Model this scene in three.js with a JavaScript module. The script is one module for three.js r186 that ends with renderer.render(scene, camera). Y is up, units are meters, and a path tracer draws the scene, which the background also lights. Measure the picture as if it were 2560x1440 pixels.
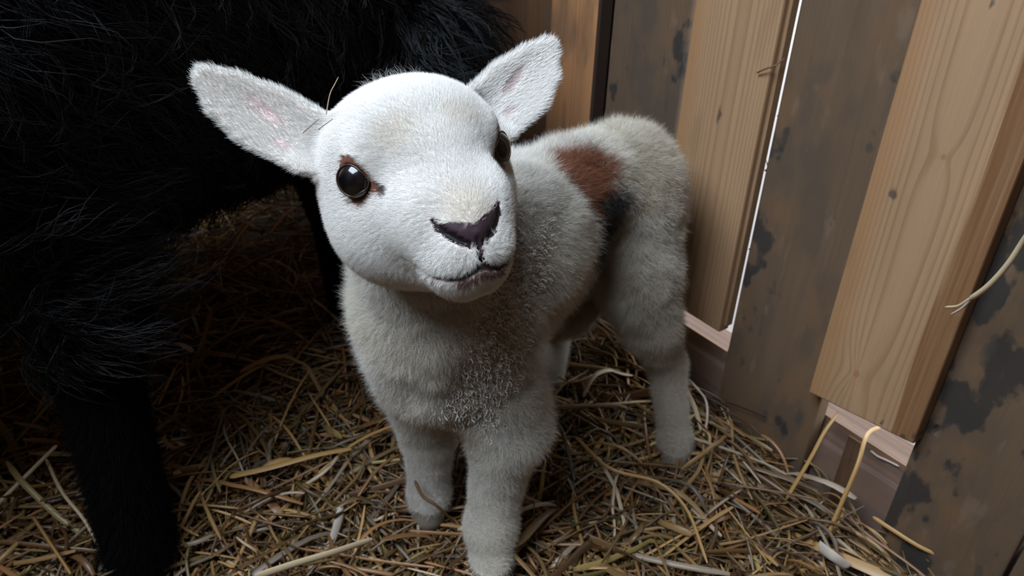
import * as THREE from 'three';
import { mergeGeometries } from 'three/addons/utils/BufferGeometryUtils.js';
import { RectAreaLightUniformsLib } from 'three/addons/lights/RectAreaLightUniformsLib.js';

// ------------------------------------------------------------------ camera, sky, daylight, exposure
const scene = new THREE.Scene();
const renderer = new THREE.WebGLRenderer({ antialias: true });
renderer.toneMapping = THREE.LinearToneMapping;
renderer.toneMappingExposure = 1.17;
renderer.shadowMap.enabled = true;
RectAreaLightUniformsLib.init();

const camera = new THREE.PerspectiveCamera(2 * Math.atan(720 / 1923) * 180 / Math.PI, 2560 / 1440, 0.02, 60);
camera.position.set(0, 0.62, 0);
camera.rotation.set(-31 * Math.PI / 180, 0, 1.8 * Math.PI / 180, 'XYZ');
camera.focus = 0.47;
camera.userData.fStop = 13;
scene.add(camera);

scene.background = new THREE.Color(0.84, 0.92, 1.0);      // even overcast sky
scene.backgroundIntensity = 3.2;

// the low lambing shed has an open hatch in its roof, above and behind the photographer: that is where the daylight comes from
const ROOF = 1.32, HATCH = { x0: -0.42, x1: 0.34, z0: 0.66, z1: 1.36 };     // in the shed's own axes (see SHED below)
const DAYLIGHT = 15;

// ------------------------------------------------------------------ small helpers
const V = (x, y, z) => new THREE.Vector3(x, y, z);
function rng(seed) { let s = seed >>> 0; return () => { s = (s + 0x6d2b79f5) | 0; let t = Math.imul(s ^ (s >>> 15), 1 | s); t = (t + Math.imul(t ^ (t >>> 7), 61 | t)) ^ t; return ((t ^ (t >>> 14)) >>> 0) / 4294967296; }; }
const gauss = (r) => Math.sqrt(-2 * Math.log(1 - r() * 0.9999)) * Math.cos(6.2831853 * r());
const clamp = (x, a = 0, b = 1) => (x < a ? a : x > b ? b : x);
const smooth = (a, b, x) => { const t = clamp((x - a) / (b - a)); return t * t * (3 - 2 * t); };
const mix = (a, b, t) => a + (b - a) * t;
function hash(x, y, z) { let h = Math.imul(x, 374761393) + Math.imul(y, 668265263) + Math.imul(z, 1274126177); h = Math.imul(h ^ (h >>> 13), 1274126177); return ((h ^ (h >>> 16)) >>> 0) / 4294967296; }
function noise(x, y, z = 0) {
  const ix = Math.floor(x), iy = Math.floor(y), iz = Math.floor(z); let fx = x - ix, fy = y - iy, fz = z - iz;
  fx = fx * fx * (3 - 2 * fx); fy = fy * fy * (3 - 2 * fy);
  const a = mix(mix(hash(ix, iy, iz), hash(ix + 1, iy, iz), fx), mix(hash(ix, iy + 1, iz), hash(ix + 1, iy + 1, iz), fx), fy);
  if (fz === 0) return a;
  fz = fz * fz * (3 - 2 * fz); iz + 1;
  const b = mix(mix(hash(ix, iy, iz + 1), hash(ix + 1, iy, iz + 1), fx), mix(hash(ix, iy + 1, iz + 1), hash(ix + 1, iy + 1, iz + 1), fx), fy);
  return mix(a, b, fz);
}
function fbm(x, y, z = 0, n = 4) { let s = 0, a = 0.5, w = 0; for (let i = 0; i < n; i++) { s += a * noise(x, y, z); w += a; a *= 0.5; x = x * 2.03 + 11.3; y = y * 2.03 + 5.7; z = z * 2.03; } return s / w; }
const used = new Map();
function numbered(n) { const k = used.get(n) ?? 0; used.set(n, k + 1); return k ? `${n}_${String(k).padStart(3, '0')}` : n; }
function mesh(name, geometry, material, parent = scene) { const m = new THREE.Mesh(geometry, material); m.name = numbered(name); m.castShadow = m.receiveShadow = true; parent.add(m); return m; }
function group(name, parent = scene) { const g = new THREE.Group(); g.name = numbered(name); parent.add(g); return g; }
function tag(o, label, category, kind, grp) { if (label) o.userData.label = label; if (category) o.userData.category = category; if (kind) o.userData.kind = kind; if (grp) o.userData.group = grp; return o; }
function tube(points, radius, sides = 6, segs = 16, taper = 0, flat = 1) {
  const c = new THREE.CatmullRomCurve3(points.map((p) => V(...p))), g = new THREE.TubeGeometry(c, segs, 1, sides, false), p = g.attributes.position, n = g.attributes.normal;
  const fr = c.computeFrenetFrames(segs, false), q = V(), d = V();
  for (let i = 0; i <= segs; i++) {
    const o = c.getPointAt(i / segs), r = radius * (1 - taper * i / segs) * (i === 0 || i === segs ? 0.55 : 1);
    for (let j = 0; j <= sides; j++) {
      const k = i * (sides + 1) + j; d.fromBufferAttribute(n, k);
      const b = d.dot(fr.binormals[i]); d.addScaledVector(fr.binormals[i], b * (flat - 1));
      q.copy(o).addScaledVector(d, r); p.setXYZ(k, q.x, q.y, q.z);
    }
  }
  if (flat !== 1) g.computeVertexNormals();
  return g;
}

// ------------------------------------------------------------------ SHED: own axes x along the plank wall (towards the viewer's right), y up, z into the pen
const WALL_AT = V(0.332, 0, -0.628), WALL_TURN = -54 * Math.PI / 180;
const toWorld = new THREE.Matrix4().makeRotationY(WALL_TURN).setPosition(WALL_AT), toWall = toWorld.clone().invert();
const inShed = (name) => { const g = group(name); g.position.copy(WALL_AT); g.rotation.y = WALL_TURN; g.userData.kind = 'structure'; return g; };

// daylight through the open hatch
{
  const l = new THREE.RectAreaLight(new THREE.Color(0.80, 0.92, 1.06), DAYLIGHT, HATCH.x1 - HATCH.x0, HATCH.z1 - HATCH.z0), cx = (HATCH.x0 + HATCH.x1) / 2, cz = (HATCH.z0 + HATCH.z1) / 2;
  l.name = 'hatch_daylight'; l.position.set(cx, ROOF - 0.005, cz).applyMatrix4(toWorld);
  const down = new THREE.Matrix4().makeBasis(V(1, 0, 0), V(0, 0, -1), V(0, 1, 0)); l.quaternion.setFromRotationMatrix(new THREE.Matrix4().makeRotationY(WALL_TURN).multiply(down));
  scene.add(l);
}

// wood textures: one board face each, u across the board, v along it (0.7 m per repeat)
function woodTexture(kind, seed, opt = {}) {
  const W = 384, H = 1536, data = new Uint8Array(W * H * 4), bump = new Uint8Array(W * H * 4), r = rng(seed);
  const knots = opt.knots ?? [], spots = [];
  for (let i = 0; i < (opt.spots ?? 10); i++) spots.push([r(), r(), 0.004 + 0.010 * r() * r(), 1 + 2.5 * r()]);
  const bw = 0.115, L = 0.7;
  for (let j = 0; j < H; j++) for (let i = 0; i < W; i++) {
    const x = (i / W) * bw, y = (j / H) * L; let gx = x + 0.010 * (noise(y * 3.1, seed * 1.7) - 0.5) + 0.004 * (noise(x * 30, y * 6, seed + 0.5) - 0.5), knot = 0;
    for (const [kx, ky, kr] of knots) { const dx = x - kx, dy = (y - ky) * 0.45, d = Math.hypot(dx, dy); gx += kr * 1.5 * Math.exp(-d * d / (kr * kr * 5)) * (dx > 0 ? 1 : -1) * (d < 1e-9 ? 0 : Math.abs(dx) / d); knot = Math.max(knot, smooth(kr * 0.42, kr * 0.22, Math.hypot(dx, (y - ky) * 0.8))); }
    const cx = gx - (opt.pith ?? 0.055), ring = Math.sqrt(cx * cx * 1.0 + 0.0012 + 0.0006 * noise(y * 1.6, seed + 9.1)) * (opt.rings ?? 260);
    const band = ring - Math.floor(ring), late = smooth(0.45, 0.93, band) * smooth(1.0, 0.95, band);
    const fibre = fbm(x * 1500, y * 18, seed + 0.3, 2) - 0.5, broad = fbm(x * 26, y * 5, seed + 3.3, 3) - 0.5;
    let c, b = 0.5 + fibre * 0.3 - late * 0.12;
    if (kind === 'pine') {
      c = [0.35, 0.212, 0.116];
      const k = 1 - 0.20 * late + 0.16 * fibre + 0.30 * broad; c = [c[0] * k, c[1] * k * (1 - 0.05 * late), c[2] * k * (1 - 0.12 * late)];
      if (opt.heart) { const e = opt.heart[0] + 0.005 * (noise(y * 7, seed + 2.2) - 0.5) + 0.0075 * (fbm(x * 420, y * 9, 2.5, 3) - 0.5), t = smooth(e - 0.0012, e + 0.0016, gx), t2 = t * (0.62 + 0.9 * (fbm(x * 420, y * 10, 5.5, 3) - 0.3)); c = [mix(c[0], 0.160, clamp(t2)), mix(c[1], 0.068, clamp(t2)), mix(c[2], 0.022, clamp(t2))]; }
      if (opt.warmEdge) { const t = smooth(0.028, 0.004, x + 0.008 * (noise(y * 12, 4.1) - 0.5)) * 0.6; c = [mix(c[0], 0.30, t), mix(c[1], 0.150, t), mix(c[2], 0.06, t)]; }
      const dirt = smooth(0.60, 0.78, fbm(x * 40 + 3, y * 9, seed + 1.1, 4)) * 0.35; c = c.map((v, q) => mix(v, [0.20, 0.12, 0.06][q], dirt));
    } else if (kind === 'old') {
      c = [0.19, 0.088, 0.036]; const k = (opt.tone ?? 1) * (1 - 0.25 * late + 0.3 * fibre + 0.7 * broad); c = c.map((v) => v * k);
      const dirt = smooth(0.5, 0.7, fbm(x * 30, y * 10, seed + 1.9, 4)) * 0.6; c = c.map((v, q) => mix(v, [0.10, 0.06, 0.035][q], dirt));
    } else {
      c = [0.112, 0.068, 0.038]; const k = 1 + 0.22 * fibre + 0.5 * broad - 0.06 * late; c = c.map((v) => v * k);
      const warm = smooth(0.45, 0.7, fbm(x * 22 + 7, y * 14, seed + 6.2, 4)); c = c.map((v, q) => mix(v, [0.140, 0.076, 0.034][q], warm * (opt.warm ?? 0.7)));
      const grey = smooth(0.46, 0.62, fbm(x * 34, y * 17 + 3, seed + 4.4, 5)); c = c.map((v, q) => mix(v, [0.068, 0.048, 0.033][q], grey * (opt.grey ?? 0.75)));
      const wear = smooth(0.62, 0.72, fbm(x * 55, y * 20 + 8, seed + 8.4, 4)); c = c.map((v, q) => mix(v, [0.17, 0.112, 0.072][q], wear * 0.5));
      const mould = smooth(opt.mouldFrom ?? 0.60, (opt.mouldFrom ?? 0.60) + 0.07, fbm(x * 30 + 2.7, y * 20, seed + 12.8, 5)); c = c.map((v, q) => mix(v, [0.017, 0.016, 0.015][q], mould * 0.85));
      b += 0.15 * grey - 0.1 * mould;
    }
    if (knot > 0) c = c.map((v, q) => mix(v, [0.30, 0.13, 0.06][q], knot * 0.8));
    for (const [sx, sy, sr, el] of spots) { const d = Math.hypot(x - sx * bw, (y - sy * L) / el) + 0.004 * (noise(x * 260, y * 260, 1.5) - 0.5); if (d < sr * 0.5) { const t = smooth(sr * 0.5, sr * 0.15, d) * 0.8; c = c.map((v, q) => mix(v, [0.05, 0.04, 0.03][q], t)); b -= 0.2 * t; } }
    const o = (j * W + i) * 4;
    for (let q = 0; q < 3; q++) { const v = clamp(c[q]); data[o + q] = Math.round(255 * (v < 0.0031308 ? v * 12.92 : 1.055 * Math.pow(v, 1 / 2.4) - 0.055)); }
    data[o + 3] = 255; bump[o] = bump[o + 1] = bump[o + 2] = Math.round(255 * clamp(b)); bump[o + 3] = 255;
  }
  const tex = (d, srgb) => { const t = new THREE.DataTexture(d, W, H); t.magFilter = t.minFilter = THREE.LinearFilter; t.wrapS = t.wrapT = THREE.MirroredRepeatWrapping; if (srgb) t.colorSpace = THREE.SRGBColorSpace; t.needsUpdate = true; return t; };
  return new THREE.MeshStandardMaterial({ map: tex(data, true), bumpMap: tex(bump, false), bumpScale: 0.0007, roughness: kind === 'pine' ? 0.62 : 0.8 });
}
const WOOD = {
  C: woodTexture('pine', 11, { pith: 0.07, rings: 330, spots: 9, warmEdge: true }),
  E: woodTexture('pine', 23, { pith: 0.052, rings: 300, spots: 12, heart: [0.086], knots: [[0.0566, 0.4026, 0.0065], [0.043, 0.178, 0.0100]], warmEdge: true }),
  A: woodTexture('old', 31, { spots: 4, tone: 1.9 }), Z: woodTexture('old', 37, { spots: 4, tone: 0.55 }),
  B: woodTexture('dirty', 41, { mouldFrom: 0.655, spots: 10, warm: 0.4 }),
  D: woodTexture('dirty', 53, { mouldFrom: 0.655, spots: 16, warm: 0.6, grey: 0.6 }), F: woodTexture('dirty', 67, { mouldFrom: 0.585, spots: 14, warm: 1, grey: 0.4 }),
};
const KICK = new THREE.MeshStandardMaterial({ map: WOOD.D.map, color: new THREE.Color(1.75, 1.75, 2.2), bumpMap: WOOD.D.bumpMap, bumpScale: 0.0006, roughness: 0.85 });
const DARKWOOD = new THREE.MeshStandardMaterial({ map: WOOD.Z.map, bumpMap: WOOD.Z.bumpMap, bumpScale: 0.0007, roughness: 0.85, color: new THREE.Color(1.0, 1.0, 1.0) });

// one board: face w wide, from yLow to yHigh, t thick; skew lifts the lower right corner
function boardGeometry(w, yLow, yHigh, t, skew = 0, hole) {
  const s = new THREE.Shape(), b = 0.0022; s.moveTo(b, yLow + b); s.lineTo(w - b, yLow + b + skew); s.lineTo(w - b, yHigh - b); s.lineTo(b, yHigh - b); s.closePath();
  if (hole) { const h = new THREE.Path(); h.absellipse(hole[0], hole[1], hole[2], hole[3], 0, 6.2832, true); s.holes.push(h); }
  const g = new THREE.ExtrudeGeometry(s, { depth: t - 2 * b, bevelEnabled: true, bevelThickness: b, bevelSize: b, bevelSegments: 2, curveSegments: 14 });
  g.translate(0, 0, b);
  const p = g.attributes.position, n = g.attributes.normal, uv = g.attributes.uv;
  for (let i = 0; i < p.count; i++) { const side = Math.abs(n.getX(i)) > 0.8 ? p.getZ(i) * 6 : 0; uv.setXY(i, p.getX(i) / w + side * 0.3, p.getY(i) / 0.7 + (Math.abs(n.getY(i)) > 0.8 ? p.getZ(i) : 0)); }
  return g;
}
const GAP_SHADE = new THREE.MeshStandardMaterial({ map: WOOD.Z.map, roughness: 0.9, color: new THREE.Color(0.25, 0.22, 0.2) });
const wall = inShed('wall_right');
function plank(x0, x1, yLow, z, t, material, skew = 0, hole, yHigh = 1.315) { const m = mesh('plank', boardGeometry(x1 - x0, yLow, yHigh, t, skew, hole), material, wall); m.position.set(x0, 0, z); return m; }
// u runs away from the viewer, so x = -u
plank(-0.381, -0.262, -0.05, -0.020, 0.020, WOOD.B);
plank(-0.1335, -0.0085, -0.05, -0.020, 0.020, WOOD.D);
plank(0.0905, 0.199, -0.05, -0.020, 0.020, WOOD.F, 0, [0.0140, 0.1555, 0.0055, 0.0070]);
const frontC = plank(-0.2425, -0.1375, 0.132, 0.0005, 0.018, WOOD.C);
const frontE = plank(-0.0148, 0.0958, 0.128, 0.0005, 0.018, WOOD.E, 0.013);
plank(-0.475, -0.388, 0.02, 0.0005, 0.018, WOOD.A);
plank(-0.600, -0.478, -0.05, -0.020, 0.020, WOOD.Z);
plank(-0.480, -0.366, -0.05, -0.041, 0.020, DARKWOOD);  // added backing board that keeps daylight out of the slit
for (let i = 0; i < 8; i++) plank(-0.706 - i * 0.105, -0.5995 - i * 0.105, 0, i % 2 ? 0.0005 : -0.020, 0.020, i % 2 ? WOOD.A : WOOD.Z);
for (let i = 0; i < 9; i++) plank(0.203 + i * 0.12, 0.320 + i * 0.12, -0.05, -0.020, 0.020, i % 2 ? WOOD.F : WOOD.D);
{ // moulded tongue along the right edge of the pale plank
  const g = new THREE.BoxGeometry(0.0045, 1.17, 0.009); const m = mesh('tongue_or_shade_strip', g, WOOD.C, frontC); m.position.set(0.1072, 0.725, 0.0065);
  const g2 = new THREE.BoxGeometry(0.0055, 1.25, 0.017); const m2 = mesh('tongue_or_shade_strip', g2, GAP_SHADE, wall); m2.position.set(-0.3852, 0.68, 0.009);  // second strip: shade of the gap put into a near-black colour
}
// boards nailed low along the outside of the wall; their tops catch the daylight
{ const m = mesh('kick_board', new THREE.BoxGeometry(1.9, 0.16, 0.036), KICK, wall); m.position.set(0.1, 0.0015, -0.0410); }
{ const m = mesh('kick_gap_strip', new THREE.BoxGeometry(0.016, 0.12, 0.004), DARKWOOD, wall); m.position.set(0.030, 0.018, -0.0205); }  // added dark strip standing in for the dark gap in the board
{ const m = mesh('splinter', tube([[0.0473, 0.0755, -0.0205], [0.0560, 0.0752, -0.0195], [0.0640, 0.0765, -0.0200], [0.0782, 0.0785, -0.0205]], 0.0014, 6, 14, 0.2, 0.6), new THREE.MeshStandardMaterial({ color: new THREE.Color(0.55, 0.46, 0.40), roughness: 0.7 }), wall); tag(m, 'pale torn splinter'); }
{ const m = mesh('wall_rail', new THREE.BoxGeometry(3.1, 0.09, 0.04), DARKWOOD, wall); m.position.set(-0.15, 1.0, -0.042); }

function boardWall(name, n, place, y0 = -0.05, y1 = 1.315, skip = () => false) { const g = inShed(name), geo = new THREE.BoxGeometry(0.138, y1 - y0, 0.06); for (let i = 0; i < n; i++) { if (skip(i)) continue; const m = mesh('plank', geo, DARKWOOD, g); place(m, i); m.position.y = (y0 + y1) / 2; } return g; }
boardWall('wall_back', 13, (m, i) => { m.rotation.y = Math.PI / 2; m.position.set(-1.63 + (i % 2) * 0.004, 0, -0.03 + i * 0.14); });
boardWall('wall_front', 13, (m, i) => { m.rotation.y = Math.PI / 2; m.position.set(1.34 + (i % 2) * 0.004, 0, -0.03 + i * 0.14); });
boardWall('wall_left', 22, (m, i) => { m.position.set(-1.60 + i * 0.14, 0, 1.65 + (i % 2) * 0.004); });
{ const g = inShed('ceiling'), bx = (x0, x1, z0, z1, k) => { const m = mesh('plank', new THREE.BoxGeometry(x1 - x0, 0.04, z1 - z0 - 0.002), DARKWOOD, g); m.position.set((x0 + x1) / 2, ROOF + 0.02 + (k % 2) * 0.003, (z0 + z1) / 2); };
  for (let k = 0; k < 13; k++) { const z = -0.14 + k * 0.14; if (z + 0.14 > HATCH.z0 + 0.005 && z < HATCH.z1 - 0.005) { bx(-1.72, HATCH.x0, z, z + 0.14, k); bx(HATCH.x1, 1.44, z, z + 0.14, k); } else bx(-1.72, 1.44, z, z + 0.14, k); }
}
{ const earth = new THREE.MeshStandardMaterial({ color: new THREE.Color(0.075, 0.05, 0.028), roughness: 1 }); const g = inShed('floor'); const m = mesh('floor_slab', new THREE.BoxGeometry(3.0, 0.06, 1.68), earth, g); m.position.set(-0.13, -0.075, 0.82); }
{ const yard = new THREE.MeshStandardMaterial({ color: new THREE.Color(0.30, 0.27, 0.26), roughness: 1 }); const g = new THREE.PlaneGeometry(60, 60, 1, 1).rotateX(-Math.PI / 2); const m = mesh('ground', g, yard); m.position.y = -0.12; tag(m, null, null, 'structure'); }

// ------------------------------------------------------------------ implicit surfaces
const smin = (a, b, k) => { const h = k - Math.abs(a - b); return h <= 0 ? Math.min(a, b) : Math.min(a, b) - h * h * 0.25 / k; };
const smax = (a, b, k) => -smin(-a, -b, k);
function cone(x, y, z, c) { const px = x - c[0], py = y - c[1], pz = z - c[2], t = clamp((px * c[4] + py * c[5] + pz * c[6]) * c[7]); const dx = px - c[4] * t, dy = py - c[5] * t, dz = pz - c[6] * t; return Math.sqrt(dx * dx + dy * dy + dz * dz) - (c[3] + c[8] * t); }
const bone = (a, ra, b, rb) => { const d = [b[0] - a[0], b[1] - a[1], b[2] - a[2]], l = d[0] * d[0] + d[1] * d[1] + d[2] * d[2]; return [a[0], a[1], a[2], ra, d[0], d[1], d[2], l > 0 ? 1 / l : 0, rb - ra]; };
function ell(x, y, z, c) { const a = x - c[0], b = y - c[1], d = z - c[2], k0 = Math.sqrt(a * a / (c[3] * c[3]) + b * b / (c[4] * c[4]) + d * d / (c[5] * c[5])), k1 = Math.sqrt(a * a / c[3] ** 4 + b * b / c[4] ** 4 + d * d / c[5] ** 4); return k1 < 1e-9 ? -Math.min(c[3], c[4], c[5]) : k0 * (k0 - 1) / k1; }
// naive surface nets on a sparse grid
function surfaceNets(f, lo, hi, h) {
  const N = lo.map((v, i) => Math.ceil((hi[i] - v) / h) + 1), B = 8, verts = [], index = [], vid = new Map();
  const nx = N[0], ny = N[1], val = new Map(), key = (i, j, k) => i + nx * (j + ny * k);
  const at = (i, j, k) => { const q = key(i, j, k); let v = val.get(q); if (v === undefined) { v = f(lo[0] + i * h, lo[1] + j * h, lo[2] + k * h); val.set(q, v); } return v; };
  const cells = [];
  for (let bk = 0; bk < N[2]; bk += B) for (let bj = 0; bj < N[1]; bj += B) for (let bi = 0; bi < N[0]; bi += B) {
    const d = f(lo[0] + (bi + B / 2) * h, lo[1] + (bj + B / 2) * h, lo[2] + (bk + B / 2) * h);
    if (Math.abs(d) > B * h * 0.87 * 1.7 + 2 * h) continue;
    for (let k = bk; k < Math.min(bk + B, N[2] - 1); k++) for (let j = bj; j < Math.min(bj + B, N[1] - 1); j++) for (let i = bi; i < Math.min(bi + B, N[0] - 1); i++) {
      let m = 0; const c = [];
      for (let q = 0; q < 8; q++) { const v = at(i + (q & 1), j + ((q >> 1) & 1), k + (q >> 2)); c.push(v); if (v < 0) m |= 1 << q; }
      if (m === 0 || m === 255) continue;
      let sx = 0, sy = 0, sz = 0, n = 0;
      for (let a = 0; a < 8; a++) for (const e of [1, 2, 4]) { if (a & e) continue; const b = a | e; if ((c[a] < 0) === (c[b] < 0)) continue; const t = c[a] / (c[a] - c[b]); sx += (a & 1) + (e === 1 ? t : 0); sy += ((a >> 1) & 1) + (e === 2 ? t : 0); sz += (a >> 2) + (e === 4 ? t : 0); n++; }
      vid.set(key(i, j, k), verts.length / 3); verts.push(lo[0] + (i + sx / n) * h, lo[1] + (j + sy / n) * h, lo[2] + (k + sz / n) * h); cells.push([i, j, k]);
    }
  }
  const quad = (a, b, c, d, flip) => { if (a === undefined || b === undefined || c === undefined || d === undefined) return; flip ? index.push(a, c, b, a, d, c) : index.push(a, b, c, a, c, d); };
  for (const [i, j, k] of cells) {
    const v0 = at(i, j, k) < 0;
    if (j > 0 && k > 0 && v0 !== at(i + 1, j, k) < 0) quad(vid.get(key(i, j - 1, k - 1)), vid.get(key(i, j, k - 1)), vid.get(key(i, j, k)), vid.get(key(i, j - 1, k)), !v0);
    if (i > 0 && k > 0 && v0 !== at(i, j + 1, k) < 0) quad(vid.get(key(i - 1, j, k - 1)), vid.get(key(i - 1, j, k)), vid.get(key(i, j, k)), vid.get(key(i, j, k - 1)), !v0);
    if (i > 0 && j > 0 && v0 !== at(i, j, k + 1) < 0) quad(vid.get(key(i - 1, j - 1, k)), vid.get(key(i, j - 1, k)), vid.get(key(i, j, k)), vid.get(key(i - 1, j, k)), !v0);
  }
  const normals = new Float32Array(verts.length), e = h * 0.6;
  for (let i = 0; i < verts.length; i += 3) { const x = verts[i], y = verts[i + 1], z = verts[i + 2]; let a = f(x + e, y, z) - f(x - e, y, z), b = f(x, y + e, z) - f(x, y - e, z), c = f(x, y, z + e) - f(x, y, z - e); const l = Math.hypot(a, b, c) || 1; normals[i] = a / l; normals[i + 1] = b / l; normals[i + 2] = c / l; }
  return { verts: Float32Array.from(verts), normals, index };
}
function netGeometry(net, index, colour) {
  const g = new THREE.BufferGeometry(); 
  const map = new Map(), pos = [], nor = [], col = [], idx = [];
  for (const v of index) { let k = map.get(v); if (k === undefined) { k = pos.length / 3; map.set(v, k); for (let q = 0; q < 3; q++) { pos.push(net.verts[v * 3 + q]); nor.push(net.normals[v * 3 + q]); } if (colour) col.push(...colour(net.verts[v * 3], net.verts[v * 3 + 1], net.verts[v * 3 + 2])); } idx.push(k); }
  g.setAttribute('position', new THREE.Float32BufferAttribute(pos, 3)); g.setAttribute('normal', new THREE.Float32BufferAttribute(nor, 3));
  if (colour) g.setAttribute('color', new THREE.Float32BufferAttribute(col, 3));
  g.setIndex(idx); return g;
}
// random points over a net: {p, n} with area weighting, about one per `area` square metres
function scatter(net, area, seed, keep) {
  const r = rng(seed), out = []; let carry = r();
  const P = net.verts, M = net.normals;
  for (let i = 0; i < net.index.length; i += 3) {
    const a = net.index[i] * 3, b = net.index[i + 1] * 3, c = net.index[i + 2] * 3;
    const ux = P[b] - P[a], uy = P[b + 1] - P[a + 1], uz = P[b + 2] - P[a + 2], vx = P[c] - P[a], vy = P[c + 1] - P[a + 1], vz = P[c + 2] - P[a + 2];
    carry += 0.5 * Math.hypot(uy * vz - uz * vy, uz * vx - ux * vz, ux * vy - uy * vx) / area;
    while (carry > 1) {
      carry -= 1; let s = r(), t = r(); if (s + t > 1) { s = 1 - s; t = 1 - t; }
      const p = [0, 1, 2].map((q) => P[a + q] + s * (P[b + q] - P[a + q]) + t * (P[c + q] - P[a + q])), n = [0, 1, 2].map((q) => M[a + q] * (1 - s - t) + M[b + q] * s + M[c + q] * t);
      const o = { p, n }; if (!keep || keep(o, r)) out.push(o);
    }
  }
  return out;
}

// ------------------------------------------------------------------ hair: tufts of three-sided tapering strands along +Y that lean towards +Z
function strand(root, dir, len, r, lean, curl, wob, seed, segs = 3) {
  const q = rng(seed), pts = [], ph = q() * 6.28, pos = [], idx = []; let x = root[0], y = root[1], z = root[2];
  for (let i = 0; i <= segs; i++) {
    const t = i / segs, a = lean * (0.55 + 0.75 * t) + dir[1];
    pts.push([x + curl * Math.cos(ph + wob * t) * t, y, z + curl * Math.sin(ph + wob * t) * t]);
    x += (len / segs) * Math.sin(a) * Math.sin(dir[0]); z += (len / segs) * Math.sin(a) * Math.cos(dir[0]); y += (len / segs) * Math.cos(a);
  }
  for (let i = 0; i < segs; i++) { const rr = r * (1 - 0.75 * i / segs); for (let k = 0; k < 3; k++) { const b = ph + k * 2.0944; pos.push(pts[i][0] + rr * Math.cos(b), pts[i][1], pts[i][2] + rr * Math.sin(b)); } }
  pos.push(...pts[segs]); const tip = segs * 3;
  for (let i = 0; i < segs - 1; i++) for (let k = 0; k < 3; k++) { const a = i * 3 + k, b = i * 3 + (k + 1) % 3; idx.push(a, a + 3, b, b, a + 3, b + 3); }
  for (let k = 0; k < 3; k++) { const a = (segs - 1) * 3 + k, b = (segs - 1) * 3 + (k + 1) % 3; idx.push(a, tip, b); }
  const g = new THREE.BufferGeometry(); g.setAttribute('position', new THREE.Float32BufferAttribute(pos, 3)); g.setIndex(idx); g.computeVertexNormals(); return g;
}
function tuft({ n, spread, len, r, lean, jitter, curl, wob, seed, segs }) {
  const q = rng(seed), gs = [];
  for (let i = 0; i < n; i++) { const a = q() * 6.283, d = Math.sqrt(q()) * spread; gs.push(strand([d * Math.cos(a), -0.0006, d * Math.sin(a)], [gauss(q) * jitter, gauss(q) * jitter * 0.5], len * (0.6 + 0.7 * q()), r * (0.7 + 0.6 * q()), lean, curl * (0.5 + q()), wob, seed * 100 + i, segs)); }
  return mergeGeometries(gs);
}
const mat4 = new THREE.Matrix4(), vx = V(), vy = V(), vz = V(), vp = V();
function plant(name, parent, geometry, material, points, flow, colour, scale, seed) {
  const m = new THREE.InstancedMesh(geometry, material, points.length), r = rng(seed), c = new THREE.Color();
  m.name = numbered(name); m.userData.kind = 'stuff'; m.castShadow = m.receiveShadow = true;
  points.forEach((o, i) => {
    vy.set(...o.n).normalize(); const f = flow(o, r); vz.set(f[0], f[1], f[2]); vz.addScaledVector(vy, -vz.dot(vy)); if (vz.lengthSq() < 1e-8) vz.set(vy.y, vy.z, vy.x).cross(vy); vz.normalize(); vx.crossVectors(vy, vz);
    const s = scale(o, r); mat4.makeBasis(vx, vy, vz).scale(vp.set(s[0], s[1], s[0])).setPosition(o.p[0], o.p[1], o.p[2]); m.setMatrixAt(i, mat4);
    const k = colour(o, r); m.setColorAt(i, c.setRGB(k[0], k[1], k[2]));
  });
  parent.add(m); return m;
}

// ------------------------------------------------------------------ LAMB
const HEAD_TURN = new THREE.Matrix4().makeRotationFromEuler(new THREE.Euler(-22.52 * Math.PI / 180, 25.0 * Math.PI / 180, 4.6 * Math.PI / 180, 'YXZ')), HEAD_SIZE = 1.056, HEAD_AT = [-0.0525, 0.4440, -0.4325];
const HE = HEAD_TURN.elements;
const toHead = (x, y, z) => { x = (x - HEAD_AT[0]) / HEAD_SIZE; y = (y - HEAD_AT[1]) / HEAD_SIZE; z = (z - HEAD_AT[2]) / HEAD_SIZE; return [HE[0] * x + HE[1] * y + HE[2] * z, HE[4] * x + HE[5] * y + HE[6] * z, HE[8] * x + HE[9] * y + HE[10] * z]; };
const fromHead = (q) => [0, 1, 2].map((i) => HEAD_AT[i] + HEAD_SIZE * (HE[i] * q[0] + HE[i + 4] * q[1] + HE[i + 8] * q[2]));
const headDir = (q) => [0, 1, 2].map((i) => HE[i] * q[0] + HE[i + 4] * q[1] + HE[i + 8] * q[2]);
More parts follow.
